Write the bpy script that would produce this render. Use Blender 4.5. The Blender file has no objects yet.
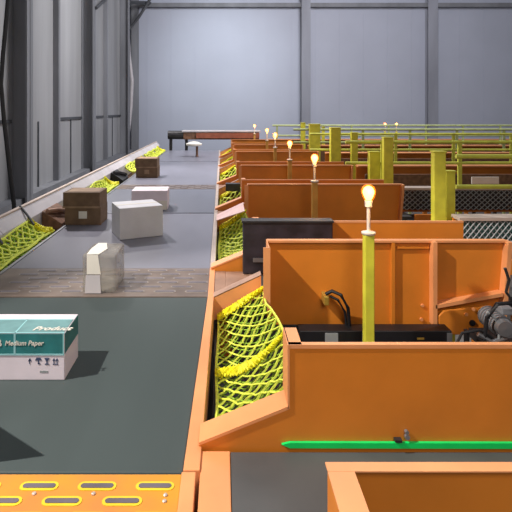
import bpy, bmesh, math, random
from mathutils import Vector, Matrix
random.seed(7)
S = bpy.context.scene
C = S.collection
F, VX, VY, CZ = 500.0, 222.0, 110.0, 3.0       # lens in pixels, vanishing point, camera height
BZ = 1.6                                        # belt level

def P(px, py, Y):
    return Vector(((px - VX) * Y / F, Y, CZ - (py - VY) * Y / F))
def X_(px, Y): return (px - VX) * Y / F
def Z_(py, Y): return CZ - (py - VY) * Y / F

# ------------------------------------------------------------------ materials
def lin(c):
    return tuple((x / 255 / 12.92) if x / 255 <= .04045 else ((x / 255 + .055) / 1.055) ** 2.4 for x in c)
MATS = {}
def mat(name, col, rough=.5, metal=0, var=.12, scale=6, spec=.5, bump=0, emit=0, coat=0, col2=None, stretch=(1, 1, 1)):
    m = bpy.data.materials.new(name); m.use_nodes = True
    nt = m.node_tree; b = nt.nodes['Principled BSDF']
    c = lin(col)
    tc = nt.nodes.new('ShaderNodeTexCoord'); mp = nt.nodes.new('ShaderNodeMapping')
    mp.inputs['Scale'].default_value = stretch
    nt.links.new(tc.outputs['Object'], mp.inputs['Vector'])
    n = nt.nodes.new('ShaderNodeTexNoise'); n.inputs['Scale'].default_value = scale; n.inputs['Detail'].default_value = 5
    nt.links.new(mp.outputs['Vector'], n.inputs['Vector'])
    r = nt.nodes.new('ShaderNodeValToRGB')
    c2 = lin(col2) if col2 else tuple(x * (1 - var * 2) for x in c)
    r.color_ramp.elements[0].position = .35; r.color_ramp.elements[1].position = .65
    r.color_ramp.elements[0].color = (*c2, 1)
    r.color_ramp.elements[1].color = (*[min(1, x * (1 + (0 if col2 else var))) for x in c], 1)
    nt.links.new(n.outputs['Fac'], r.inputs['Fac']); nt.links.new(r.outputs['Color'], b.inputs['Base Color'])
    b.inputs['Roughness'].default_value = rough; b.inputs['Metallic'].default_value = metal
    b.inputs['Specular IOR Level'].default_value = spec
    if coat: b.inputs['Coat Weight'].default_value = coat; b.inputs['Coat Roughness'].default_value = .15
    if emit:
        nt.links.new(r.outputs['Color'], b.inputs['Emission Color']); b.inputs['Emission Strength'].default_value = emit
    if bump:
        bp = nt.nodes.new('ShaderNodeBump'); bp.inputs['Strength'].default_value = bump; bp.inputs['Distance'].default_value = .01
        n2 = nt.nodes.new('ShaderNodeTexNoise'); n2.inputs['Scale'].default_value = scale * 12; n2.inputs['Detail'].default_value = 4
        nt.links.new(mp.outputs['Vector'], n2.inputs['Vector'])
        nt.links.new(n2.outputs['Fac'], bp.inputs['Height']); nt.links.new(bp.outputs['Normal'], b.inputs['Normal'])
    MATS[name] = m
    return m
M = MATS
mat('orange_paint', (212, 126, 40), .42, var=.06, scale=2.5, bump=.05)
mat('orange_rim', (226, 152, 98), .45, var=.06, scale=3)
mat('belt_rubber', (66, 75, 75), .65, var=.05, scale=2, spec=.3, bump=.04, stretch=(1, .15, 1))
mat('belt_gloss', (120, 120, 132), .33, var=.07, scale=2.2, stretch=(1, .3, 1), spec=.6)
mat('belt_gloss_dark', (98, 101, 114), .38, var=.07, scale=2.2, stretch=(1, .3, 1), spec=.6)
mat('cross_belt', (80, 80, 80), .55, var=.08, scale=3)
mat('plate_yellow', (208, 144, 48), .65, var=.1, spec=.25, scale=4, col2=(206, 128, 64))
mat('plate_tan', (118, 102, 92), .3, var=.15, scale=5, spec=.7)
mat('slot_yellow', (226, 196, 50), .4, var=.05)
mat('slot_dark', (104, 96, 104), .4, var=.1)
mat('slot_pale', (150, 140, 132), .3, var=.1)
mat('pale_metal', (196, 178, 166), .4, metal=.2, var=.06)
mat('tan_metal', (160, 122, 100), .45, metal=.1, var=.1)
mat('steel', (150, 152, 156), .35, metal=.7, var=.1)
mat('dark_steel', (48, 46, 48), .5, metal=.3, var=.15)
mat('black', (22, 22, 26), .5, var=.2)
mat('black_box', (44, 40, 48), .45, var=.25, scale=8)
mat('rust', (120, 84, 62), .7, var=.2, scale=14)
mat('orange_rust', (150, 84, 60), .6, var=.1)
mat('white_guard', (192, 186, 188), .5, var=.05, scale=3)
mat('wall_back', (178, 182, 196), .6, var=.02, scale=.5)
mat('wall_left', (158, 158, 160), .5, var=.14, scale=.8, stretch=(1, 1, .12), spec=.4)
mat('column_grey', (126, 127, 132), .6, var=.1, scale=1.5, stretch=(1, 1, .2))
mat('column_back', (150, 152, 162), .6, var=.08, scale=1.5, stretch=(1, 1, .2))
mat('column_dark', (70, 72, 76), .6, var=.1, scale=2, stretch=(1, 1, .2))
mat('floor_grey', (120, 116, 114), .6, var=.12, scale=1)
mat('net_yellow', (216, 226, 78), .6, var=.12, scale=30)
mat('net_green', (150, 186, 52), .7, var=.15, scale=30)
mat('rope_yellow', (236, 226, 20), .6, var=.15, scale=40)
mat('post_yellow', (216, 212, 66), .45, var=.08, scale=6)
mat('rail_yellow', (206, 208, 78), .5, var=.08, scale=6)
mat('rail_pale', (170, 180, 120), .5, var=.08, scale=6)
mat('green_strip', (0, 214, 98), .4, var=.04)
mat('white_box', (212, 210, 214), .6, var=.03)
mat('pale_box', (224, 212, 220), .6, var=.03)
mat('teal_print', (44, 118, 120), .5, var=.1, scale=10)
mat('teal_top', (108, 146, 148), .5, var=.08, scale=10)
mat('teal_line', (150, 200, 204), .5, var=.05)
mat('ink', (60, 70, 100), .6, var=.1)
mat('cardboard', (112, 88, 66), .8, var=.1, scale=10)
mat('cardboard_light', (150, 122, 96), .8, var=.1, scale=10)
mat('paper', (222, 216, 205), .7, var=.03)
mat('mesh_grey', (146, 150, 152), .5, var=.08)
mat('mesh_dark', (52, 84, 78), .6, var=.2, scale=20)
mat('brass', (214, 176, 80), .35, metal=.5, var=.1)
mat('pink_film', (222, 182, 176), .5, var=.06)
mat('lamp_post_tan', (200, 150, 70), .45, var=.08)
mat('socket', (206, 196, 186), .4, var=.05)
mat('bulb_glow', (255, 218, 150), .4, var=0, emit=6)
# half-transparent skin for the cross-faded ghost parcel, not a real wrap
m = mat('ghost_skin', (158, 150, 138), .3, var=.12, scale=9, spec=.6)
nt = m.node_tree; out = nt.nodes['Material Output']; tr = nt.nodes.new('ShaderNodeBsdfTransparent'); mx = nt.nodes.new('ShaderNodeMixShader')
mx.inputs[0].default_value = .42
nt.links.new(tr.outputs[0], mx.inputs[1]); nt.links.new(nt.nodes['Principled BSDF'].outputs[0], mx.inputs[2]); nt.links.new(mx.outputs[0], out.inputs['Surface'])

m = mat('amber_halo', (255, 150, 40), .3, var=0, emit=1.1)  # glowing see-through shell that stands in for the amber halo
nt = m.node_tree; out = nt.nodes['Material Output']; tr = nt.nodes.new('ShaderNodeBsdfTransparent'); mx = nt.nodes.new('ShaderNodeMixShader')
mx.inputs[0].default_value = .3; tr.inputs[0].default_value = (1, .85, .6, 1)
nt.links.new(tr.outputs[0], mx.inputs[1]); nt.links.new(nt.nodes['Principled BSDF'].outputs[0], mx.inputs[2]); nt.links.new(mx.outputs[0], out.inputs['Surface'])

# ------------------------------------------------------------------ mesh helpers
class MB:
    def __init__(s): s.bm = bmesh.new()
    def box(s, a, b, bev=0):
        x0, x1 = sorted((a[0], b[0])); y0, y1 = sorted((a[1], b[1])); z0, z1 = sorted((a[2], b[2]))
        v = [s.bm.verts.new((x, y, z)) for z in (z0, z1) for y in (y0, y1) for x in (x0, x1)]
        fs = [(0, 2, 3, 1), (4, 5, 7, 6), (0, 1, 5, 4), (1, 3, 7, 5), (3, 2, 6, 7), (2, 0, 4, 6)]
        f = [s.bm.faces.new([v[i] for i in q]) for q in fs]
        if bev:
            es = list({e for q in f for e in q.edges})
            bmesh.ops.bevel(s.bm, geom=es, offset=bev, segments=2, affect='EDGES', profile=.5)
        return s
    def hexa(s, lo, hi):      # lo, hi: 4 points each, same winding
        v = [s.bm.verts.new(p) for p in list(lo) + list(hi)]
        n = len(lo)
        s.bm.faces.new(v[:n][::-1]); s.bm.faces.new(v[n:])
        for i in range(n): s.bm.faces.new((v[i], v[(i + 1) % n], v[n + (i + 1) % n], v[n + i]))
        return s
    def prism_y(s, pts, y0, y1):   # polygon in XZ pushed along Y
        return s.hexa([(x, y0, z) for x, z in pts], [(x, y1, z) for x, z in pts])
    def prism_x(s, pts, x0, x1):
        return s.hexa([(x0, y, z) for y, z in pts], [(x1, y, z) for y, z in pts])
    def tube(s, pts, r, n=6, closed=False):
        pts = [Vector(p) for p in pts]; rings = []
        for i, p in enumerate(pts):
            if closed: d = pts[(i + 1) % len(pts)] - pts[i - 1]
            else: d = pts[min(i + 1, len(pts) - 1)] - pts[max(i - 1, 0)]
            if d.length < 1e-9: d = Vector((0, 0, 1))
            d.normalize()
            up = Vector((0, 0, 1)) if abs(d.z) < .9 else Vector((0, 1, 0))
            u = d.cross(up).normalized(); w = d.cross(u)
            rr = r[i] if isinstance(r, (list, tuple)) else r
            rings.append([s.bm.verts.new(p + (u * math.cos(2 * math.pi * k / n) + w * math.sin(2 * math.pi * k / n)) * rr) for k in range(n)])
        m_ = len(rings)
        for i in range(m_ if closed else m_ - 1):
            a, b = rings[i], rings[(i + 1) % m_]
            for k in range(n): s.bm.faces.new((a[k], a[(k + 1) % n], b[(k + 1) % n], b[k]))
        if not closed:
            s.bm.faces.new(rings[0][::-1]); s.bm.faces.new(rings[-1])
        return s
    def lathe(s, prof, o=(0, 0, 0), axis='z', n=20):   # prof: (radius, height)
        o = Vector(o); rings = []
        for r, h in prof:
            ring = []
            for k in range(n):
                a = 2 * math.pi * k / n; c, d = r * math.cos(a), r * math.sin(a)
                q = {'z': (c, d, h), 'x': (h, c, d), 'y': (d, h, c)}[axis]
                ring.append(s.bm.verts.new(o + Vector(q)))
            rings.append(ring)
        for a, b in zip(rings, rings[1:]):
            for k in range(n): s.bm.faces.new((a[k], a[(k + 1) % n], b[(k + 1) % n], b[k]))
        s.bm.faces.new(rings[0][::-1]); s.bm.faces.new(rings[-1])
        return s
    def capsule(s, cx, cy, z0, z1, L, W, n=6):      # flat slot with round ends, long along X
        pts = []
        for sgn, a0 in ((1, -90), (-1, 90)):
            for k in range(n + 1):
                a = math.radians(a0 + 180 * k / n)
                pts.append((cx + sgn * (L / 2 - W / 2) + math.cos(a) * W / 2, cy + math.sin(a) * W / 2))
        return s.hexa([(x, y, z0) for x, y in pts], [(x, y, z1) for x, y in pts])
    def build(s, name, m, parent=None, smooth=False, bevel=0):
        bmesh.ops.recalc_face_normals(s.bm, faces=s.bm.faces)
        me = bpy.data.meshes.new(name)
        org = Vector(parent['_o']) if parent is not None and '_o' in parent else None
        if org is not None: bmesh.ops.translate(s.bm, verts=s.bm.verts, vec=-org)
        s.bm.to_mesh(me); s.bm.free()
        o = bpy.data.objects.new(name, me); C.objects.link(o)
        ms = m if isinstance(m, (list, tuple)) else [m]
        for q in ms: me.materials.append(M[q])
        if parent is not None:
            o.parent = parent
            if parent.type != 'EMPTY': pass
            if org is not None and parent.type == 'MESH': pass
            o['_o'] = parent['_o'] if '_o' in parent else (0, 0, 0)
        if smooth:
            for f in me.polygons: f.use_smooth = True
            mod = o.modifiers.new('edges', 'EDGE_SPLIT'); mod.split_angle = math.radians(40)
        if bevel:
            bv = o.modifiers.new('bevel', 'BEVEL'); bv.width = bevel; bv.segments = 2; bv.limit_method = 'ANGLE'
        return o
def B(a, b, bev=0): return MB().box(a, b, bev)
def tag(o, label=None, cat=None, group=None, kind=None):
    for k, v in (('label', label), ('category', cat), ('group', group), ('kind', kind)):
        if v: o[k] = v
    return o
def thing(name, loc, label, cat, group=None):
    o = bpy.data.objects.new(name, None); C.objects.link(o)
    o.location = loc; o.empty_display_size = .1; o['_o'] = tuple(loc)
    return tag(o, label, cat, group)
ORD = ['nearest', 'second nearest', 'third nearest', 'fourth nearest', 'fifth nearest', 'sixth nearest', 'seventh nearest', 'eighth nearest']

# ------------------------------------------------------------------ the hall
WX, WY = -4.8, 26.0
def struct(mb, name, m, **k): return tag(mb.build(name, m, **k), kind='structure')
struct(B((-8, -3, -.1), (16, WY + .5, 0)), 'floor', 'floor_grey')
struct(B((WX - .2, -3, 0), (WX, WY + .2, 11)), 'wall_left', 'wall_left')
struct(B((WX, WY, 0), (16, WY + .2, 11)), 'wall_back', 'wall_back')
n = 0
def trim(mb, m):
    global n
    n += 1
    return struct(mb, 'trim_%d' % n, m)
for y in (5.3, 11.4, 17.2, 23.6):                                   # steel columns on the left wall
    mb = MB(); mb.box((WX, y, 0), (WX + .42, y + .03, 10.5)); mb.box((WX + .38, y - .16, 0), (WX + .42, y + .19, 10.5)); mb.box((WX, y - .16, 0), (WX + .04, y + .19, 10.5))
    trim(mb, 'column_grey')
for y in (8.4, 14.2, 20.2):                                          # lighter sheeting posts between them
    trim(B((WX, y, 0), (WX + .16, y + .16, 10.5)), 'column_grey')
for y in (13.0, 15.8, 18.9, 21.8, 10.2):
    trim(B((WX, y, 0), (WX + .03, y + .05, 2.7)), 'column_dark')
for y0, y1 in ((8.6, 11.3), (14.4, 17.0), (17.4, 20.1), (20.4, 23.5)):
    trim(B((WX, y0, 2.7), (WX + .05, y1, 2.78)), 'column_dark')
trim(B((WX, 5, 0), (WX + .3, WY, 1.0)), 'column_grey')               # dado along the wall foot
for px, w in ((134.5, .32), (306, .46), (433, .50), (566, .5)):        # columns on the back wall
    x = X_(px, WY - .4)
    mb = MB(); mb.box((x - w / 2, WY - .42, 0), (x + w / 2, WY - .39, 10.5)); mb.box((x - .015, WY - .4, 0), (x + .015, WY, 10.5)); mb.box((x - w / 2, WY - .03, 0), (x + w / 2, WY, 10.5))
    trim(mb, 'column_grey' if px < 200 else 'column_back')
trim(B((WX, WY - .3, Z_(8, WY)), (16, WY - .12, Z_(4, WY))), 'column_grey')     # eaves beam
for k in range(-1, 16):                                              # sheet joints of the back wall
    x = -3.9 + k * 1.25
    trim(B((x, WY - .012, 0), (x + .02, WY, 10.5)), 'wall_back')
mb = MB(); mb.tube([P(152, -4, 25), P(139, 17, 25), P(126, 33, 25)], .075, 6); trim(mb, 'column_dark')
mb = MB(); mb.tube([P(112, -6, 23), P(96, 8, 17.2)], .06, 6); trim(mb, 'column_dark')
mb = MB(); mb.tube([P(118, 2, 23.6), P(150, 3, 25.6)], .09, 6); trim(mb, 'column_dark')
pipe = MB().tube([P(128, 34, 24.6), P(129, 55, 24.6), P(132, 80, 24.6), P(131, 105, 24.6), P(128, 135, 24.6), P(128, 170, 24.6), (X_(128, 24.6), 24.6, 0)], .085, 8).build('drain_pipe', 'white_guard', smooth=True)
tag(pipe, 'pale bent pipe running down the far left corner of the hall', 'pipe')
cb = MB().tube([P(10, -30, 8), P(8, 0, 8), P(3, 55, 8), P(1, 84, 8), P(4, 120, 8), P(9, 165, 8), P(14, 205, 8), (X_(18, 8), 8, 0)], .035, 8).build('hanging_cable', 'black', smooth=True)
tag(cb, 'thick black cable hanging in a bend before the left grey wall', 'cable')

# ------------------------------------------------------------------ main conveyor
XL, XR = -1.88, -.105
def module(y0, y1, belt_m, xr0, label, rail_m, group='belt sections of the main conveyor'):
    t = thing('conveyor_section', (0, y0, 0), label, 'conveyor', group)
    mb = MB(); e = .03
    mb.hexa([(XL, y0 + .005, BZ - .05), (xr0, y0 + .005, BZ - .05), (XR, y1 - .005, BZ - .05), (XL, y1 - .005, BZ - .05)],
            [(XL, y0 + .005, BZ), (xr0, y0 + .005, BZ), (XR, y1 - .005, BZ), (XL, y1 - .005, BZ)])
    mb.build('belt', belt_m, t, bevel=.008)
    w0 = .045
    mb = MB(); mb.hexa([(xr0, y0, 1.42), (xr0 + w0 + .02 * (xr0 != XR), y0, 1.42), (XR + w0, y1, 1.42), (XR, y1, 1.42)],
                       [(xr0, y0, BZ + .014), (xr0 + w0 + .02 * (xr0 != XR), y0, BZ + .014), (XR + w0, y1, BZ + .014), (XR, y1, BZ + .014)])
    mb.build('side_rail', rail_m, t, bevel=.004)
    B((XL - .03, y0, 1.42), (XL, y1, BZ + .006)).build('side_rail', 'steel', t, bevel=.004)
    B((XL, y0 + .01, 1.42), (-.16, y1 - .01, BZ - .06)).build('slider_bed', 'dark_steel', t)
    for x in (XL + .1, -.24):
        for y in ((y0 + .15, y1 - .15) if y1 - y0 > 1.2 else ((y0 + y1) / 2,)):
            B((x - .04, y - .04, 0), (x + .04, y + .04, 1.42)).build('leg', 'orange_paint', t)
    return t
module(1.925, 3.745, 'belt_rubber', -.15, 'dark grey matte belt section nearest the camera, carrying the teal box', 'orange_rim')
module(4.42, 6.78, 'belt_gloss', XR, 'shiny lilac grey belt section carrying the large white box', 'pale_metal')
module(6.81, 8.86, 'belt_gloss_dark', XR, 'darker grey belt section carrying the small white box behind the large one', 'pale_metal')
module(9.36, 13.6, 'belt_gloss', XR, 'pale belt section beyond the second slotted plate with the far brown box', 'pale_metal')
module(13.66, 17.3, 'belt_gloss', XR, 'farthest belt section ending at the orange cross beam', 'pale_metal')
mb = B((XL, 13.6, BZ - .1), (XR, 13.66, BZ - .012))

def slotplate(y0, y1, m, ring, hole, xr, rows, pitch, L, W, label, bolts):
    t = thing('slotted_plate', (0, y0, 0), label, 'transfer plate', 'slotted plates between the belt sections')
    mb = B((XL, y0, BZ - .03), (xr, y1, BZ + .002)); mb.build('plate', m, t, bevel=.003)
    a, b = MB(), MB()
    for y, x0 in rows:
        x = x0
        while x > XL + L:
            a.capsule(x, y, BZ + .001, BZ + .0045, L + .022, W + .022); b.capsule(x, y, BZ + .002, BZ + .0065, L, W)
            x -= pitch
    a.build('slot_rims', ring, t); b.build('slots', hole, t)
    for x, y in bolts: MB().lathe([(.008, 0), (.008, .004), (.005, .006)], (x, y, BZ + .002), n=10).build('bolt', 'pale_metal', t)
    B((XL - .03, y0, 1.42), (XL, y1, BZ + .006)).build('side_rail', 'steel', t)
    B((xr, y0, 1.42), (xr + .045 + .01 * (y0 < 2), y1, BZ + .012)).build('side_rail', 'orange_rim' if y0 < 5 else 'pale_metal', t, bevel=.004)
    for x in (XL + .1, -.3):
        B((x - .04, (y0 + y1) / 2 - .04, 0), (x + .04, (y0 + y1) / 2 + .04, BZ - .03)).build('leg', 'orange_paint', t)
slotplate(1.3, 1.92, 'plate_yellow', 'slot_yellow', 'slot_dark', -.155,
          [(1.857 - .0715 * i, X_(155, 1.857) - (.108 if i % 2 else 0)) for i in range(7)], .215, .122, .022,
          'yellow orange plate with rows of long slots at the bottom left', [(X_(165, 1.8), 1.813), (X_(165, 1.8), 1.785), (X_(92, 1.8), 1.82), (X_(32, 1.8), 1.82)])
slotplate(3.75, 4.415, 'plate_tan', 'slot_pale', 'slot_dark', XR,
          [(3.85 + .1 * i, -.2 - (.12 if i % 2 else 0)) for i in range(6)], .24, .15, .03,
          'brownish grey slotted plate under the see-through parcel', [])
slotplate(8.865, 9.355, 'plate_tan', 'slot_pale', 'slot_dark', XR,
          [(8.95 + .11 * i, -.2 - (.12 if i % 2 else 0)) for i in range(4)], .24, .14, .035,
          'small pale slotted plate beyond the white boxes', [])

# cross conveyor at the far end of the belt
t = thing('end_conveyor', (0, 17.5, 0), 'orange cross beam with a white top edge closing the far belt end', 'conveyor')
B((-1.35, 17.45, Z_(139.5, 17.5)), (1.3, 17.9, Z_(132, 17.5))).build('side_frame', 'rust', t, bevel=.01)
B((-.9, 17.4, Z_(138, 17.5)), (1.3, 17.45, Z_(133, 17.5))).build('front_panel', 'orange_rust', t)
B((-1.4, 17.42, Z_(132, 17.5)), (1.35, 17.95, Z_(130.6, 17.5))).build('top_edge', 'white_guard', t)
tag(MB().tube([(-1.9, 17.6, 2.12), (-1.3, 17.6, 2.12)], .15, 12).build('end_roller', 'dark_steel', t), 'dark grey roller end')
for x in (-1.25, 1.2, -1.8): B((x - .05, 17.55, 0), (x + .05, 17.65, 2.06)).build('leg', 'dark_steel', t)

# ------------------------------------------------------------------ parcels
def label_text(txt, size, name, m, parent, mtx, shear=0):
    cu = bpy.data.curves.new(name, 'FONT'); cu.body = txt; cu.size = size; cu.extrude = .0006; cu.shear = shear; cu.offset = size * .02
    tmp = bpy.data.objects.new('tmp', cu); C.objects.link(tmp)
    dg = bpy.context.evaluated_depsgraph_get(); me = bpy.data.meshes.new_from_object(tmp.evaluated_get(dg))
    bpy.data.objects.remove(tmp)
    me.transform(Matrix.Translation(-Vector(parent['_o'])) @ mtx); me.materials.clear(); me.materials.append(M[m])
    o = bpy.data.objects.new(name, me); C.objects.link(o); o.parent = parent; o['_o'] = parent['_o']
    return o
def onfront(x, y, z): return Matrix.Translation((x, y, z)) @ Matrix.Rotation(math.pi / 2, 4, 'X')
def ontop(x, y, z): return Matrix.Translation((x, y, z))

y0 = 2.59; xr = X_(64.5, y0); xl = xr - .52; h = .243; d = .245
t = thing('printed_box', (xr - .26, y0 + .12, BZ), 'white box with a teal printed upper half on the nearest belt', 'box')
B((xl, y0, BZ + .001), (xr, y0 + d, BZ + h)).build('carton', 'pale_box', t, bevel=.003)
zt = BZ + .136
B((xl + .002, y0 - .0015, zt), (xr - .002, y0, BZ + h - .003)).build('front_print', 'teal_print', t); fp = C.objects['front_print']
B((xr, y0 + .004, zt), (xr + .0015, y0 + d - .004, BZ + h - .003)).build('side_print', 'teal_print', t)
B((xl + .002, y0 + .003, BZ + h), (xr - .004, y0 + d - .075, BZ + h + .0015)).build('top_print', 'teal_top', t); tp = C.objects['top_print']
mb = MB()
xs = X_(15, y0)
mb.box((xs - .006, y0 - .003, zt), (xs + .004, y0 - .0015, BZ + h - .004)); mb.box((xl, y0 - .003, zt - .006), (xr, y0 - .0015, zt + .002))
mb.box((xr - .008, y0 - .003, zt), (xr - .002, y0 - .0015, BZ + h)); mb.box((xl, y0 - .001, BZ + h), (xr - .002, y0 + .006, BZ + h + .003))
mb.box((xs - .004, y0, BZ + h + .001), (xs + .004, y0 + d - .08, BZ + h + .003)); mb.box((xl, y0 + d - .085, BZ + h + .001), (xr - .01, y0 + d - .075, BZ + h + .003))
mb.build('print_lines', 'teal_line', t)
label_text('Medium Paper', .034, 'front_lettering', 'paper', fp, onfront(X_(5, y0), y0 - .0035, Z_(345, y0)), .2)
label_text('B', .05, 'front_mark', 'paper', fp, onfront(X_(-3.5, y0), y0 - .0035, Z_(346, y0)))
label_text('Product', .062, 'top_lettering', 'paper', tp, ontop(X_(32, 2.62), y0 + .03, BZ + h + .0035), .3)
mb = MB()                                                            # handling symbols: cup, umbrella, arrows
for i, px in enumerate((30, 38.5, 47, 55.5)):
    x = X_(px, y0); z = Z_(361, y0); f0, f1 = y0 - .002, y0 + .0005
    if i == 0:
        mb.box((x - .004, f0, z - .014), (x, f1, z + .012)); mb.prism_y([(x, z + .016), (x - .01, z), (x + .009, z)], f0, f1)
    elif i == 1:
        mb.prism_y([(x - .018, z + .004), (x + .018, z + .004), (x + .01, z + .018), (x - .01, z + .018)], f0, f1); mb.box((x - .003, f0, z - .014), (x + .003, f1, z + .004)); mb.box((x - .003, f0, z - .016), (x + .01, f1, z - .011))
    elif i == 2:
        mb.prism_y([(x - .013, z + .016), (x + .013, z + .016), (x + .004, z - .002), (x - .004, z - .002)], f0, f1); mb.box((x - .003, f0, z - .014), (x + .003, f1, z)); mb.box((x - .011, f0, z - .018), (x + .011, f1, z - .013))
    else:
        for s_ in (-.008, .008):
            mb.box((x + s_ - .002, f0, z - .012), (x + s_ + .002, f1, z + .004)); mb.prism_y([(x + s_ - .008, z + .002), (x + s_ + .008, z + .002), (x + s_, z + .016)], f0, f1)
        mb.box((x - .014, f0, z - .018), (x + .014, f1, z - .014))
mb.build('handling_symbols', 'ink', t)
B((X_(40, y0), y0 - .0015, Z_(372.5, y0)), (X_(48, y0), y0, Z_(370.5, y0))).build('small_print', 'mesh_grey', t)

def carton(name, x0, x1, y0, d, h, m, label, group, rot=0, flaps=True, top=None):
    t = thing(name, ((x0 + x1) / 2, y0 + d / 2, BZ), label, 'box', group)
    B((x0, y0, BZ + .001), (x1, y0 + d, BZ + h)).build('carton', m, t, bevel=.006)
    if flaps:
        xm = (y0 + d / 2)
        B((x0 + .004, xm - .025, BZ + h), (x1 - .004, xm + .025, BZ + h + .0015)).build('tape', top or 'paper', t)
    t.rotation_euler.z = rot
    return t
G = 'parcels riding on the main conveyor'
t = carton('white_carton', X_(110, 5.38), X_(155, 5.38), 5.47, .42, .34, 'white_box', 'larger plain white box on the shiny belt, in front of the small white box', G, rot=math.radians(24))
t.location.y -= .02
t = carton('white_carton', X_(131, 7.0), X_(167, 7.0), 7.0, .38, .27, 'pale_box', 'smaller pinkish white box behind the larger white box', G, rot=math.radians(2))
B((X_(157, 7), 6.995, BZ + .002), (X_(167, 7) - .005, 7.0, BZ + .13)).build('side_label', 'paper', t)
def brown(x0, x1, y0, d, h, label, k):
    t = thing('brown_carton', ((x0 + x1) / 2, y0 + d / 2, BZ), label, 'box', G)
    B((x0 + .01, y0, BZ + .001), (x1 - .004, y0 + d, BZ + h * .56)).build('carton', 'cardboard', t, bevel=.006)
    lid = B((x0 - .008, y0 - .012, BZ + h * .53), (x1 - .012, y0 + d + .01, BZ + h)).build('lid', 'cardboard', t, bevel=.008)
    B((x0 - .01, y0 - .018, BZ + h * .52), (x1 - .01, y0 - .012, BZ + h * .58)).build('lid_rim', 'cardboard_light', lid)
    B((x0 + .03, y0 + .03, BZ + h), (x1 - .04, y0 + d - .03, BZ + h + .003)).build('top_sheen', 'cardboard_light', t)  # paler panel paints the light reflecting off the lid top
    xm = (x0 + x1) / 2
    B((xm - .045, y0 - .004, BZ + h * .2), (xm + .055, y0, BZ + h * .42)).build('shipping_label', 'cardboard_light' if k else 'paper', t)
    return t
brown(X_(63, 6.05), X_(100.5, 6.05), 6.08, .36, .4, 'brown lidded cardboard box at the left edge beside the large white box', 0)
brown(X_(134.5, 10.2), X_(157, 10.2), 10.3, .4, .4, 'brown cardboard box far up the belt, beyond the second slotted plate', 1)

# ghost of a box blended between video frames, built as a see-through parcel
y0 = 3.8
t = thing('ghost_parcel', (X_(101, y0), y0 + .16, BZ), 'see-through grey parcel with a white strip on the brownish slotted plate', 'parcel', G)
x0, x1 = X_(82, y0), X_(116, y0)
B((x0, y0, BZ + .008), (x1, y0 + .34, BZ + .3), .02).build('ghost_body', 'ghost_skin', t)
mb = MB(); zf = y0 - .004
mb.prism_y([(X_(85, y0), Z_(293, y0)), (X_(101, y0), Z_(293, y0)), (X_(100, y0), Z_(275, y0)), (X_(86, y0), Z_(275, y0))], zf - .002, zf)
mb.build('address_label', 'white_guard', t)
MB().prism_y([(X_(87, y0), Z_(274, y0)), (X_(101, y0), Z_(274, y0)), (X_(98, y0), BZ + .3), (X_(87, y0), BZ + .3)], zf - .002, zf).build('packing_strip', 'paper', t)
mb = MB(); zz = BZ + .302
mb.hexa([(X_(87, y0), y0 + .0, zz), (X_(99, y0), y0, zz), (X_(103, y0) , y0 + .15, zz), (X_(97, y0), y0 + .32, zz), (X_(88, y0), y0 + .32, zz), (X_(86, y0), y0 + .15, zz)],
        [(X_(87, y0), y0 + .0, zz + .003), (X_(99, y0), y0, zz + .003), (X_(103, y0), y0 + .15, zz + .003), (X_(97, y0), y0 + .32, zz + .003), (X_(88, y0), y0 + .32, zz + .003), (X_(86, y0), y0 + .15, zz + .003)])
mb.build('packing_strip', 'paper', t)
# unseen parcel added left of the frame, shaped to cast the pointed belt shadow
t = thing('white_carton', (-1.2, 2.05, BZ), 'unseen white wedge parcel added to cast the pointed shadow at the left frame edge', 'box')
MB().hexa([(-.9, 1.985, BZ + .001), (-1.35, 2.30, BZ + .001), (-1.5, 1.95, BZ + .001)], [(-.9, 1.985, BZ + .29), (-1.35, 2.30, BZ + .29), (-1.5, 1.95, BZ + .29)]).build('carton', 'white_box', t, bevel=.004)
MB().hexa([(-1.1, 1.99, BZ + .29), (-1.14, 2.14, BZ + .29), (-1.2, 2.18, BZ + .29), (-1.16, 1.985, BZ + .29)], [(-1.1, 1.99, BZ + .292), (-1.14, 2.14, BZ + .292), (-1.2, 2.18, BZ + .292), (-1.16, 1.985, BZ + .292)]).build('tape', 'paper', t)

# little stand at the far end of the belt
t = thing('scanner_stand', (X_(197, 15), 15, BZ), 'small stand with a round white top on the farthest belt section', 'stand')
MB().lathe([(.05, 0), (.05, .02), (.035, .04), (.035, Z_(146, 15) - BZ)], (X_(197, 15), 15, BZ + .001), n=12).build('post', 'rust', t, smooth=True)
MB().lathe([(.18, 0), (.24, .03), (.24, .07), (.12, .12), (.03, .14)], (X_(194, 15), 15, Z_(146, 15)), n=18).build('round_top', 'paper', t, smooth=True)

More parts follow.
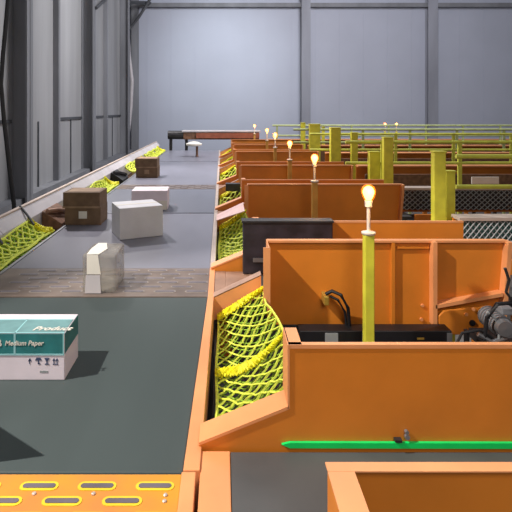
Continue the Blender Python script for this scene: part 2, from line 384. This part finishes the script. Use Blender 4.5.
# ------------------------------------------------------------------ left side guards and nets
def net_obj(name, m, m2, rope, f, nu, nv, r, r2, label, cat, group, bands=(), loc=(0, 0, 0), sub=True):
    t = thing(name, loc, label, cat, group)
    def layer(nu, nv, r, du, dz, mm, nm):
        mb = MB()
        for i in range(nu + 1):
            for j in range(nv + 1):
                if (i + j) % 2: continue
                p = f(i / nu, j / nv)
                for dj in (-1, 1):
                    if i + 1 <= nu and 0 <= j + dj <= nv:
                        q = f((i + 1) / nu, (j + dj) / nv)
                        a = p + Vector((0, 0, dz)); b = q + Vector((0, 0, dz))
                        mid = (a + b) / 2 + Vector((random.uniform(-1, 1), random.uniform(-1, 1), random.uniform(-1, .2))) * r * 1.2
                        mb.tube([a, mid, b], r, 4)
        mb.build(nm, mm, t)
    layer(nu, nv, r, 0, 0, m, 'mesh')
    if sub: layer(int(nu * 1.6), int(nv * 1.6) // 2 * 2, r2, 0, -.03, m2, 'under_mesh')
    mb = MB()
    for u in (0, 1): mb.tube([f(u, v / 16) for v in range(17)], r * 1.3, 5)
    for v in (0, 1): mb.tube([f(u / 10, v) for u in range(11)], r * 1.3, 5)
    mb.build('border_rope', m, t)
    for v, thick, lift in bands:
        mb = MB()
        for s_ in range(5):
            ph = s_ * 1.3; pts = []
            for u in range(25):
                p = f(u / 24, v) + Vector((0, thick * .9 * math.sin(u * 1.9 + ph), lift + thick * .8 * math.cos(u * 1.7 + ph)))
                pts.append(p)
            mb.tube(pts, thick * .55, 5)
        mb.build('gathered_rope', rope, t)
    return t

gy = [2.4, 5.0, 7.5, 10.0, 12.5, 15.0, 17.6]
for i, (a, b) in enumerate(zip(gy, gy[1:])):
    t = thing('side_guard', (-2.28, a, 0), 'pale side guard panel along the left belt edge, %s to the camera' % ORD[i], 'guard', 'pale guard panels along the left belt edge')
    prof = [(-2.19, 1.76), (-2.30, 1.885), (-2.33, 1.885), (-2.33, 1.2), (-2.30, 1.2), (-2.205, 1.2), (-2.19, 1.2)]
    MB().prism_y(prof, a + .004, b - .004).build('panel', 'white_guard', t, bevel=.004)
    B((-2.335, a + .01, 1.875), (-2.29, b - .01, 1.893)).build('top_rail', 'pale_metal', t)
    for y in (a + .2, b - .2): B((-2.3, y - .03, 0), (-2.22, y + .03, 1.2)).build('leg', 'dark_steel', t)
def leftnet(ya, yb):
    def f(u, v):
        y = ya + (yb - ya) * v; x = -1.945 - .235 * u
        return Vector((x + .012 * math.sin(y * 9 + u * 3), y, 1.615 + .12 * u + .02 * math.sin(y * 6) * u - .05 * math.sin(math.pi * u)))
    return f
ln = [(3.3, 5.75, 'over the belt edge at the left frame border'), (7.0, 9.4, 'behind the lidded brown box'), (11.3, 13.6, 'beside the far brown box'), (14.0, 17.0, 'at the far left end of the belt')]
for i, (a, b, w) in enumerate(ln):
    net_obj('safety_net', 'net_yellow', 'net_green', 'rope_yellow', leftnet(a, b), 5, 36 if i < 2 else 22, .011 if i < 2 else .018, .01, 'yellow green net %s' % w, 'net', 'yellow nets along the left guard', bands=((.97, .03, .02),), loc=(-2.05, a, 1.6), sub=i < 2)
    t = thing('side_shelf', (-2.05, a, 0), 'dark tray under the yellow net %s' % w, 'tray', 'trays under the left nets')
    B((-2.185, a - .1, 1.45), (-1.935, b + .1, 1.49)).build('tray', 'rust', t)
    for y in (a, b): B((-2.1, y - .03, 0), (-2.04, y + .03, 1.45)).build('leg', 'dark_steel', t)
# brackets and dark bundles between the left nets
for y, m, w in ((6.35, 'rust', 'rusty brown bracket between the guard and the lidded brown box'), (10.1, 'black', 'black bundle between the guard and the belt beyond the lidded box')):
    t = thing('guard_bracket', (-2.06, y, 0), w, 'bracket')
    MB().prism_y([(-2.18, 1.5), (-1.94, 1.5), (-1.94, 1.62), (-2.02, 1.68), (-2.18, 1.78)], y - .3, y + .25).build('bracket_plate', m, t, bevel=.01)
    MB().tube([(-2.12, y - .28, 1.77), (-2.06, y - .1, 1.75), (-1.98, y + .2, 1.68)], .03, 8).build('bracket_bar', 'tan_metal' if m == 'rust' else 'dark_steel', t, smooth=True)
    B((-2.1, y - .04, 0), (-2.04, y + .04, 1.5)).build('leg', 'dark_steel', t)
# slanting sticks that rise through the net
for px, py, qx, qy, Y, w in ((-4, 222, 9, 240, 4.8, 'thin dark strap crossing the left guard at the frame border'), (17, 213, 27, 224, 5.6, 'thin dark strap crossing the left guard near the rusty bracket')):
    a, b = P(px, py, Y), P(qx, qy, Y)
    a.x = -2.29; b = Vector((-2.1, Y - .02, 1.72)); a = Vector((-2.31, Y + .12, 1.9))
    tag(MB().tube([a, (a + b) / 2 + Vector((0, 0, .01)), b], .014, 6).build('net_strap', 'column_dark'), w, 'strap', 'straps tying the left net')

# ------------------------------------------------------------------ chutes on the right
YB = [2.06, 4.35, 6.95, 9.35, 12.3, 14.6]
YA = [1.37, 3.73, 6.55, 8.8, 11.75, 14.0, 16.5]
ZT = 2.03
where = ['in front with the green strip at its foot', 'behind the lamp nearest the camera', 'behind the second lamp', 'behind the third lamp', 'behind the fourth lamp', 'behind the fifth lamp']
def wall_near(t, y, x1):           # B wall with its lip and folded rims
    th = .012; d = .12
    xs = X_(288.5, 2.06)
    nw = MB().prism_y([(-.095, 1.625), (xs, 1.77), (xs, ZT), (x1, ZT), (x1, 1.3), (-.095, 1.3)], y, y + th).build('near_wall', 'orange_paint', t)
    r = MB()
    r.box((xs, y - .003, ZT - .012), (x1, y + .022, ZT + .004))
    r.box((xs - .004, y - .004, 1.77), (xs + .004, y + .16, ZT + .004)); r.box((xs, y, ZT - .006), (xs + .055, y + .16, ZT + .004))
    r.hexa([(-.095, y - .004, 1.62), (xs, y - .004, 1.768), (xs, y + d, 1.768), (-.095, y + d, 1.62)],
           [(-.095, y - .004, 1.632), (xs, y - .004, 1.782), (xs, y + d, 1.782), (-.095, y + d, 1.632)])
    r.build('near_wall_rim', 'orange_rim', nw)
def wall_far(t, y, x1, detail):
    xs = .335 if y > 3 else .29; th = .012; d = .22 if y < 4 else .12
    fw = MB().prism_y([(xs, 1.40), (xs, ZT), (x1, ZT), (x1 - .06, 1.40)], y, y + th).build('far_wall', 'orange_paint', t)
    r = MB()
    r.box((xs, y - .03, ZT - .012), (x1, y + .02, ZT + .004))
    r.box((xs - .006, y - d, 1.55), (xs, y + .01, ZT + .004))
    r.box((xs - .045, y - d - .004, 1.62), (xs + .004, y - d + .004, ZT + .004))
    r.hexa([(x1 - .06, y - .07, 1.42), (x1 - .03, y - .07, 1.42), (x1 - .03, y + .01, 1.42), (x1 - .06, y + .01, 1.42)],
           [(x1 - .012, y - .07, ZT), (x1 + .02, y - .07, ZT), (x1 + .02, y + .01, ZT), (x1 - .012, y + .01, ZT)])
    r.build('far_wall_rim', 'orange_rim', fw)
    t['_w'] = fw.name
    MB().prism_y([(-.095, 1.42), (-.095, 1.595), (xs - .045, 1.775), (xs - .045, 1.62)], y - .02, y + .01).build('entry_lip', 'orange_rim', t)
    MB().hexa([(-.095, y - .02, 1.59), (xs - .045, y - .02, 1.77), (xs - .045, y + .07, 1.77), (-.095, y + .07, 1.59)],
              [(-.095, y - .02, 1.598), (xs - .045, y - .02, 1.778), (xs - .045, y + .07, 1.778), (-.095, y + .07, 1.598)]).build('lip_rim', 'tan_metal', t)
for k, yb in enumerate(YB):
    ya = YA[k + 1]; x1 = (2.6, 2.1, 2.25, 2.28, 2.28, 2.28)[k]; x2 = (2.11, 2.35, 2.28, 2.25, 2.25, 2.28)[k]
    t = thing('sorting_chute', (1, yb, 0), 'orange steel sorting chute %s' % where[k], 'chute', 'orange sorting chutes beside the belt')
    wall_near(t, yb, x1); wall_far(t, ya, x2, k == 0)
    ye = ya - (.34 if k == 0 else .1)
    MB().hexa([(-.03, yb + .13, 1.30), (2.0, yb + .13, 1.0), (2.0, ye, 1.0), (-.03, ye, 1.30)],
              [(-.03, yb + .13, 1.34), (2.0, yb + .13, 1.04), (2.0, ye, 1.04), (-.03, ye, 1.34)]).build('slide_bed', 'dark_steel', t)
    B((-.05, yb + .02, 1.15), (-.03, ya - .03, 1.42)).build('sill_plate', 'dark_steel', t)
    for x in (.05, 1.95):
        for y in (yb + .2, ye - .1): B((x - .04, y - .04, 0), (x + .04, y + .04, 1.02)).build('leg', 'orange_paint', t)
    FW = bpy.data.objects[t['_w']]; del t['_w']
    if k == 0:
        y = ya
        xa, xb = X_(392, y), X_(432, y)
        B((xa - .012, y - .03, 1.41), (xa + .012, y, ZT - .01)).build('stiffener', 'orange_paint', FW)
        B((xb - .02, y - .07, 1.42), (xb + .01, y, ZT)).build('stiffener', 'orange_rim', FW)
        B((xa + .03, y - .02, 1.97), (xb - .03, y, 1.985)).build('stiffener', 'orange_paint', FW)
        # boxed bay at the right end: sloping bottom flange
        MB().hexa([(xb, y - .07, Z_(305, y)), (x2 - .05, y - .07, Z_(293, y)), (x2 - .05, y, Z_(293, y)), (xb, y, Z_(305, y))],
                  [(xb, y - .07, Z_(301.5, y)), (x2 - .05, y - .07, Z_(289.5, y)), (x2 - .05, y, Z_(289.5, y)), (xb, y, Z_(301.5, y))]).build('bay_flange', 'orange_rim', FW)
        br = MB().prism_y([(xb + .02, Z_(330, y)), (X_(484, y), Z_(331, y)), (X_(487, y), Z_(322, y)), (X_(485, y), Z_(302, y)), (xb + .06, Z_(307, y)), (xb + .02, Z_(312, y))], y - .075, y - .055).build('motor_bracket', 'orange_paint', t, bevel=.004)
        for px, py in ((461, 310), (480, 311), (461, 326), (481, 324), (473, 325), (468, 305), (422, 305), (421, 319), (441, 325)):
            MB().lathe([(.012, -.012), (.012, 0)], (X_(px, y), y - .075 if px > 435 else y - .002, Z_(py, y)), 'y', 10).build('bolt', 'orange_rim', br if px > 435 else FW)
        MB().lathe([(.022, -.01), (.022, 0)], (X_(467, y), y - .075, Z_(318.5, y)), 'y', 14).build('shaft_hole', 'black', br)
        B((X_(324, y - .1), y - .11, Z_(300, y)), (X_(329, y - .1), y, Z_(291, y)), .006).build('cable_gland', 'brass', t)
        c_ = MB()
        c_.tube([P(326, 294, y - .1), P(332, 291, y - .12), P(341, 295, y - .14), P(348, 308, y - .14), P(350, 330, y - .12)], .013, 8)
        c_.tube([P(330, 296, y - .1), P(338, 300, y - .11), P(345, 312, y - .11), P(347, 330, y - .11)], .010, 8)
        c_.build('cable', 'black', t, smooth=True)
    # pinkish folded film on the lip of the chute entry behind the black cabinet
    if k == 1:
        MB().hexa([(-.07, ya - .5, 1.655), (.27, ya - .6, 1.79), (.27, ya - .1, 1.80), (-.07, ya - .05, 1.63)],
                  [(-.07, ya - .5, 1.665), (.27, ya - .6, 1.80), (.27, ya - .1, 1.81), (-.07, ya - .05, 1.64)]).build('lip_cover', 'pink_film', t)
    if k == 2:
        B((.06, ya - .55, 1.66), (.3, ya - .4, 1.78)).build('dark_block', 'black_box', t)
# cross conveyors between the chutes
for k in range(6):
    a, b = YA[k], YB[k]
    if k == 0: a = 1.33
    t = thing('cross_conveyor', (1, a, 0), ('grey cross belt with an orange end frame at the bottom of the picture' if k == 0 else 'grey cross belt between the chutes, %s in the row' % ORD[k]), 'conveyor', 'cross belts leaving the main conveyor')
    MB().box((.035, a + .025, 1.5), (2.5, b - .012, BZ - .002)).build('belt', 'cross_belt', t)
    B((-.085, a + .025, 1.42), (.033, b - .012, BZ + .004), .004).build('end_frame', 'orange_rim' if k == 0 else 'tan_metal', t)
    if k: B((.033, a + .06, BZ), (.3, b - .05, BZ + .012), .003).build('cover_plate', 'tan_metal', t)
    for x in (0, 2.4): B((x - .04, (a + b) / 2 - .05, 0), (x + .04, (a + b) / 2 + .05, 1.5 if x else 1.42)).build('leg', 'orange_paint', t)
gs = thing('green_strip', (1.2, 2.04, BZ), 'bright green strip along the foot of the front orange wall', 'strip')
MB().prism_y([(X_(282, 2.04), 1.630), (X_(290, 2.04), 1.616), (2.4, 1.610), (2.4, 1.634), (X_(290, 2.04), 1.638)], 2.045, 2.058).build('strip', 'green_strip', gs)
B((X_(395, 2.04), 2.035, 1.645), (X_(402, 2.04), 2.057, 1.655)).build('clip', 'dark_steel', gs)
MB().lathe([(.010, -.014), (.010, 0)], (X_(408, 2.04), 2.057, 1.66), 'y', 12).build('screw', 'steel', gs)
MB().lathe([(.008, -.014), (.008, 0)], (X_(407.5, 2.04), 2.057, 1.68), 'y', 12).build('screw', 'steel', gs)

# nearest bin in the lower right corner
t = thing('chute_bin', (1.2, 1.3, 0), 'orange open bin with a reddish inside in the lower right corner', 'chute')
xl, yf = .29, 1.366
MB().box((xl, yf, 1.35), (2.2, yf + .008, ZT - .01)).build('far_wall', 'orange_paint', t)
MB().box((xl, .55, 1.35), (xl + .008, yf, ZT - .01)).build('side_wall', 'orange_paint', t)
r = MB(); r.box((xl - .006, yf - .024, ZT - .004), (2.2, yf + .012, ZT + .0)); r.box((xl - .006, .55, ZT - .006), (xl + .066, yf - .02, ZT - .0005))
r.build('rim', 'orange_rim', t)
B((xl, .55, 1.3), (2.2, yf, 1.35)).build('bottom', 'dark_steel', t)
for x in (.4, 2.1):
    for y in (.65, 1.25): B((x - .04, y - .04, 0), (x + .04, y + .04, 1.3)).build('leg', 'orange_paint', t)

# entry nets of the chutes
def entrynet(yb, ya):
    y0, y1 = yb + .16, ya - .05
    def f(u, v):
        y = y0 + (y1 - y0) * v
        xl, xr = -.03 + .005 * math.sin(v * 9), (.285 + .075 * math.sin(math.pi * min(1, v * 1.1)) if v < .8 else .30)
        zl = 1.575 + (1.455 - 1.575) * v - .05 * math.sin(math.pi * v)
        zr = 1.74 + (1.665 - 1.74) * v + .0 * v
        z = zl + (zr - zl) * u - .07 * math.sin(math.pi * u) * math.sin(math.pi * v)
        return Vector((xl + (xr - xl) * u, y, z))
    return f
for k, yb in enumerate(YB):
    net_obj('chute_net', 'net_yellow', 'net_green', 'rope_yellow', entrynet(yb, YA[k + 1]), 8 if k < 2 else 5, 22 if k < 2 else 12, .0065 if k == 0 else .011, .0045 if k == 0 else .008,
            'yellow net in the mouth of the chute ' + where[k].replace('with the green strip at its foot', 'above the green strip'), 'net', 'yellow nets in the chute mouths',
            bands=((.985, .022, .03), (.42, .02, .035)) if k == 0 else ((.96, .03, .03),), loc=(.1, yb, 1.6), sub=k < 2)

# black cabinet behind the first far wall
t = thing('control_cabinet', (.55, 4.2, 0), 'dark grey cabinet behind the upper left corner of the big orange chute', 'cabinet')
yc = 4.22
cbn = B((X_(243, yc), yc, 1.613), (X_(333, yc), yc + .1, Z_(221, yc) ), .01).build('body', 'black_box', t)
B((X_(243, yc) - .01, yc - .012, 2.05), (X_(333, yc) + .005, yc + .11, 2.065)).build('lid', 'dark_steel', t)
B((X_(253, yc), yc - .008, Z_(262, yc)), (X_(268, yc), yc, Z_(258, yc))).build('handle', 'steel', cbn)

# drive units in the gap under the chute wall
t = thing('drive_cover', (1.1, 3.5, 0), 'black drive housing under the big orange chute wall, behind the front wall', 'housing')
y = 3.52
B((X_(300, y), y, 1.05), (X_(452, y), y + .12, Z_(331, y)), .006).build('housing', 'black', t)
for a, b in ((325, 338), (362, 364), (370, 373), (447, 452)):
    B((X_(a, y), y - .004, Z_(344, y)), (X_(b, y), y, Z_(333, y))).build('grey_label', 'mesh_grey' if a == 325 else 'steel', t)
B((X_(417, y), y - .004, Z_(339.5, y)), (X_(424, y), y, Z_(337.5, y))).build('name_plate', 'brass', t)
for x in (.7, 1.5): B((x - .05, y + .03, 0), (x + .05, y + .1, 1.06)).build('leg', 'dark_steel', t)
t = thing('drive_motor', (1.9, 3.4, 0), 'grey drive motor with black hoses at the right edge beside the chute bracket', 'motor')
o = P(496, 322, 3.45)
MB().lathe([(.0, -.16), (.045, -.15), (.062, -.1), (.066, .0), (.066, .12), (.05, .14), (.0, .15)], o, 'y', 20).build('motor_body', 'column_grey', t, smooth=True)
mb = MB()
for k in range(7): mb.lathe([(.072, k * .03 - .08), (.072, k * .03 - .072)], o, 'y', 20)
mb.build('cooling_fins', 'steel', C.objects['motor_body'])
MB().lathe([(.0, -.19), (.05, -.185), (.055, -.15)], o + Vector((-.04, 0, .03)), 'y', 16).build('fan_cap', 'steel', t, smooth=True)
B(o + Vector((.02, -.04, .06)), o + Vector((.10, .05, .11)), .008).build('terminal_box', 'column_grey', t)
for j, (pts, r_, mm) in enumerate(([(488, 306), (500, 300), (512, 305), (520, 320)], .012, 'steel'), ) if False else []: pass
for pts, r_, mm in (([(484, 340), (487, 318), (497, 304), (510, 303), (522, 312)], .014, 'black'), ([(478, 334), (492, 342), (505, 338), (514, 326), (520, 310)], .015, 'steel'),
                    ([(455, 347), (462, 333), (480, 330), (492, 338)], .009, 'black'), ([(487, 312), (495, 318), (500, 330), (498, 346)], .010, 'mesh_grey'), ([(505, 268), (509, 280), (506, 292), (514, 304)], .010, 'dark_steel')):
    MB().tube([P(px, py, 3.34) for px, py in pts], r_, 8).build('hose', mm, t, smooth=True)
B((X_(463, 3.45), 3.4, 1.2), (X_(466, 3.45), 3.44, Z_(328, 3.45))).build('rod', 'black', t)
B(o + Vector((-.12, -.1, -.16)), o + Vector((.3, .14, -.1))).build('motor_foot', 'dark_steel', t)
B((o.x - .03, 3.4, 0), (o.x + .1, 3.5, o.z - .15)).build('stand', 'dark_steel', t)

# ------------------------------------------------------------------ signal lamps
lamps = [(368.5, 193, 3.33), (314.6, 158.6, 5.85), (289.8, 143.8, 8.37), (275.2, 135.2, 10.9), (267, 130.5, 13.4), (254.5, 126, 17.0), (385, 124.3, 19.4), (396.5, 124.3, 19.4)]
lw = ['nearest and tallest in the picture', 'second from the camera', 'third from the camera', 'fourth from the camera', 'fifth from the camera', 'farthest in the row beside the belt', 'left of the distant pair before the back wall', 'right of the distant pair before the back wall']
for i, (px, py, Y) in enumerate(lamps):
    p = P(px, py, Y); x, z = p.x, p.z
    t = thing('signal_lamp', (x, Y, 0), 'glowing amber lamp on a yellow post, ' + lw[i], 'lamp', 'amber signal lamps on yellow posts')
    pm = 'post_yellow' if i < 1 else ('tan_metal' if i in (1, 2, 3, 4, 5) else 'rail_yellow')
    zb = 1.341 - .3 * (x + .03) / 2.03 if i < 5 else 0
    B((x - .032, Y - .032, zb), (x + .032, Y + .032, z - .275), .006).build('post', 'post_yellow' if i == 0 or i > 5 else 'lamp_post_tan', t)
    MB().lathe([(.04, 0), (.047, .008), (.047, .018), (.014, .026)], (x, Y, z - .277), n=16).build('flange', 'socket', t, smooth=True)
    MB().lathe([(.012, 0), (.012, .18)], (x, Y, z - .26), n=10).build('stem', 'socket', t, smooth=True)
    MB().lathe([(.014, 0), (.024, .005), (.026, .045), (.02, .05)], (x, Y, z - .095), n=16).build('bulb_socket', 'socket', t, smooth=True)
    bl = MB().lathe([(.014, -.048), (.026, -.03), (.037, 0), (.037, .016), (.027, .036), (.012, .046), (.001, .047)], (x, Y, z), n=18).build('bulb', 'bulb_glow', t, smooth=True)
    MB().lathe([(.024, -.05), (.036, -.032), (.047, 0), (.048, .018), (.038, .042), (.018, .056), (.001, .059)], (x, Y, z), n=18).build('halo_shell', 'amber_halo', bl, smooth=True)  # halo round the bulb, added as a shell
    ld = bpy.data.lights.new('lamp_light', 'POINT'); ld.energy = 5 if i < 3 else 6; ld.color = (1, .55, .2); ld.shadow_soft_size = .05
    lo = bpy.data.objects.new('lamp_light', ld); lo.location = (x, Y - .09, z + .02); C.objects.link(lo)

# ------------------------------------------------------------------ yellow posts and handrails on the right
def ypost(px0, px1, py_top, Y, i, w, m='post_yellow'):
    xa, xb = X_(px0, Y), X_(px1, Y)
    t = thing('steel_post', ((xa + xb) / 2, Y, 0), w, 'post', 'yellow square steel posts')
    d = (xb - xa) * .8
    B((xa, Y, 0), (xb, Y + d, Z_(py_top, Y)), .006).build('shaft', m, t)
    B((xa - .008, Y - .008, Z_(py_top, Y)), (xb + .008, Y + d + .008, Z_(py_top, Y) + .012)).build('cap', m, t)
plist = [(434.5, 446, 152.5, 5.0, 'tall yellow square post, largest one on the right, with a stub post beside it'), (446.5, 455.5, 172, 5.12, 'short yellow stub post touching the right side of the largest post'),
         (370, 380.5, 152.5, 7.9, 'yellow post straight behind the nearest glowing lamp'), (384, 393.5, 138, 7.6, 'tall yellow post below the distant pair of lamps'),
         (331, 341, 128, 10.6, 'yellow post between the second lamp and the middle handrails'), (351.5, 358, 133, 10.5, 'slim yellow post left of the post behind the nearest lamp'),
         (310, 320.5, 124.5, 13.1, 'far yellow post just above the second glowing lamp'), (301, 305.5, 123, 15, 'thin far yellow post in front of the middle wall column'), (322, 325, 127, 15, 'thinnest far yellow post right of the second lamp')]
for i, (a, b, c, Y, w) in enumerate(plist): ypost(a, b, c, Y, i, w)
rails = [(5.6, 2.62, 6.0, 'nearest the camera at the right edge'), (8.1, 2.0, 8.5, 'behind the post that stands behind the nearest lamp'), (10.8, 1.9, 10.5, 'in the middle of the right side'), (13.3, 1.9, 12.5, 'second farthest'), (16.8, 1.7, 13, 'farthest, before the back wall')]
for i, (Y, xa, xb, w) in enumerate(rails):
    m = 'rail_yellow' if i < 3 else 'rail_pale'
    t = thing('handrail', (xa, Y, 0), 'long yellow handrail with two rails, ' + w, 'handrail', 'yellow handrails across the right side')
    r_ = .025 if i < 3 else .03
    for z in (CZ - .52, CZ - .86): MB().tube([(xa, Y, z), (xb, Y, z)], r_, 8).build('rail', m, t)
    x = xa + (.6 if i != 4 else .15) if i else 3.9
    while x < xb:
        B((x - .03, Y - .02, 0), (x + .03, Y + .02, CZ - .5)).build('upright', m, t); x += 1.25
# takeaway troughs with mesh guards running to the right
def meshpanel(t, x0, x1, y, z0, z1, dx, r, m):
    mb = MB(); nx = max(2, int((x1 - x0) / dx)); nz = 4
    for i in range(nx):
        for j in range(nz):
            xa, xb = x0 + (x1 - x0) * i / nx, x0 + (x1 - x0) * (i + 1) / nx
            za, zb = z0 + (z1 - z0) * j / nz, z0 + (z1 - z0) * (j + 1) / nz
            mb.tube([(xa, y, za), (xb, y, zb)], r, 4); mb.tube([(xa, y + r, zb), (xb, y + r, za)], r, 4)
    mb.build('wire_mesh', m, t)
tl = [(4.75, 2.25, 4.6), (6.75, 2.42, 7), (9.2, 2.5, 9.5), (12.0, 2.5, 11), (14.5, 2.5, 12), (17.5, 1.6, 13)]
for i, (Y, xa, xb) in enumerate(tl):
    t = thing('takeaway_conveyor', (xa, Y, 0), ('orange takeaway trough with a wire mesh guard on the right, %s to the camera' if i < 2 else 'plain orange takeaway trough under the handrails on the right, %s to the camera') % ORD[i], 'conveyor', 'orange takeaway troughs on the right')
    ztop = CZ - 1.02 - .03 * (i == 1)
    B((xa, Y + .12, ztop - .35), (xb, Y + .14, ztop - .02)).build('side_panel', 'orange_paint', t)
    B((xa, Y - .02, ztop - .03), (xb, Y + .16, ztop)).build('top_rail', 'pale_metal' if i < 2 else 'orange_rim', t)
    B((xa, Y - .45, ztop - .42), (xb, Y + .12, ztop - .38)).build('trough_bed', 'dark_steel', t)
    B((xa, Y - .5, ztop - .44), (xb, Y - .45, ztop - (.26 if i < 2 else .1))).build('front_panel', 'orange_paint' if i < 2 else 'rust', t)
    if i < 2:
        B((xa, Y + .02, ztop - .3), (xb, Y + .03, ztop - .04)).build('mesh_backing', 'mesh_dark' if i == 0 else 'dark_steel', t)
        meshpanel(t, xa, xb, Y, ztop - .3, ztop - .03, .055 if i == 0 else .075, .0065, 'mesh_grey')
    x = xa + .1
    while x < xb: B((x - .04, Y - .2, 0), (x + .04, Y - .12, ztop - .42)).build('leg', 'orange_paint', t); x += 2.2
t = thing('white_sign', (X_(485, 7.2), 7.2, 0), 'small blank white plate beside the right edge handrail', 'sign')
B((X_(472, 7.2), 7.2, Z_(184, 7.2)), (X_(499, 7.2), 7.22, Z_(177, 7.2))).build('plate', 'paper', t)
for px in (475, 496): B((X_(px, 7.2) - .02, 7.22, 0), (X_(px, 7.2) + .02, 7.25, Z_(178, 7.2))).build('upright', 'dark_steel', t)

# ------------------------------------------------------------------ light
def area(name, loc, target, size, energy, col=(1, 1, 1), spot=False, blend=1, angle=60):
    ld = bpy.data.lights.new(name, 'SPOT' if spot else 'AREA'); ld.energy = energy; ld.color = col
    if spot: ld.shadow_soft_size = size; ld.spot_size = math.radians(angle); ld.spot_blend = blend
    else: ld.size = size
    o = bpy.data.objects.new(name, ld); o.location = loc
    o.rotation_euler = (Vector(target) - Vector(loc)).to_track_quat('-Z', 'Y').to_euler(); C.objects.link(o)
area('high_bay_light', (-4.2, 1.3, 7.0), (.5, 2.2, 1.6), .07, 3300, (1, .95, .88), True, .35, 47)
area('high_bay_light', (-4.2, 10.8, 8.2), (.4, 8.9, 1.6), .16, 3200, (1, .95, .94), True, .45, 68)
area('high_bay_light', (-3.8, 17.0, 9.8), (.5, 13.5, 1.6), .2, 2600, (1, .96, .94), True, .6, 80)
area('front_fill', (.9, -1.6, 4.9), (1.2, 3, 1.7), 1.6, 114, (1, .95, .9))  # unseen soft fill added to brighten faces turned to the camera
area('back_glow_fill', (.0, 17.5, 9.0), (.0, 26, 5.2), 1.2, 1900, (.86, .95, 1), True, 1, 60)  # unseen spot added to make the bluish glow on the back wall
area('back_wall_fill', (6, 13, 10.5), (4, 26, 4), 5, 1350, (.95, .94, 1))  # added area fill, out of view, lifts the back wall
area('side_wall_fill', (2.5, 14, 10), (-4.8, 16, 4), 4, 700, (.98, .98, 1))  # wash added out of view to brighten the left wall
area('overhead_fill', (4, 8, 10), (4, 9, 0), 6, 190, (.95, .97, 1))  # unseen overhead softbox added to lift the far area
W = bpy.data.worlds.new('World'); S.world = W; W.use_nodes = True
W.node_tree.nodes['Background'].inputs[0].default_value = (.84, .85, .90, 1); W.node_tree.nodes['Background'].inputs[1].default_value = .19

cam = bpy.data.cameras.new('camera'); co = bpy.data.objects.new('camera', cam); C.objects.link(co)
co.location = (0, 0, CZ); co.rotation_euler = (math.pi / 2, 0, 0)
cam.sensor_width = 36; cam.lens = F / 512 * 36; cam.shift_x = (256 - VX) / 512; cam.shift_y = (VY - 256) / 512
cam.clip_end = 100
S.camera = co
for o in S.objects:
    if '_o' in o: del o['_o']
S.view_settings.view_transform = 'Standard'; S.view_settings.look = 'None'; S.view_settings.gamma = 1; S.view_settings.exposure = -.25
S.view_settings.use_curve_mapping = False
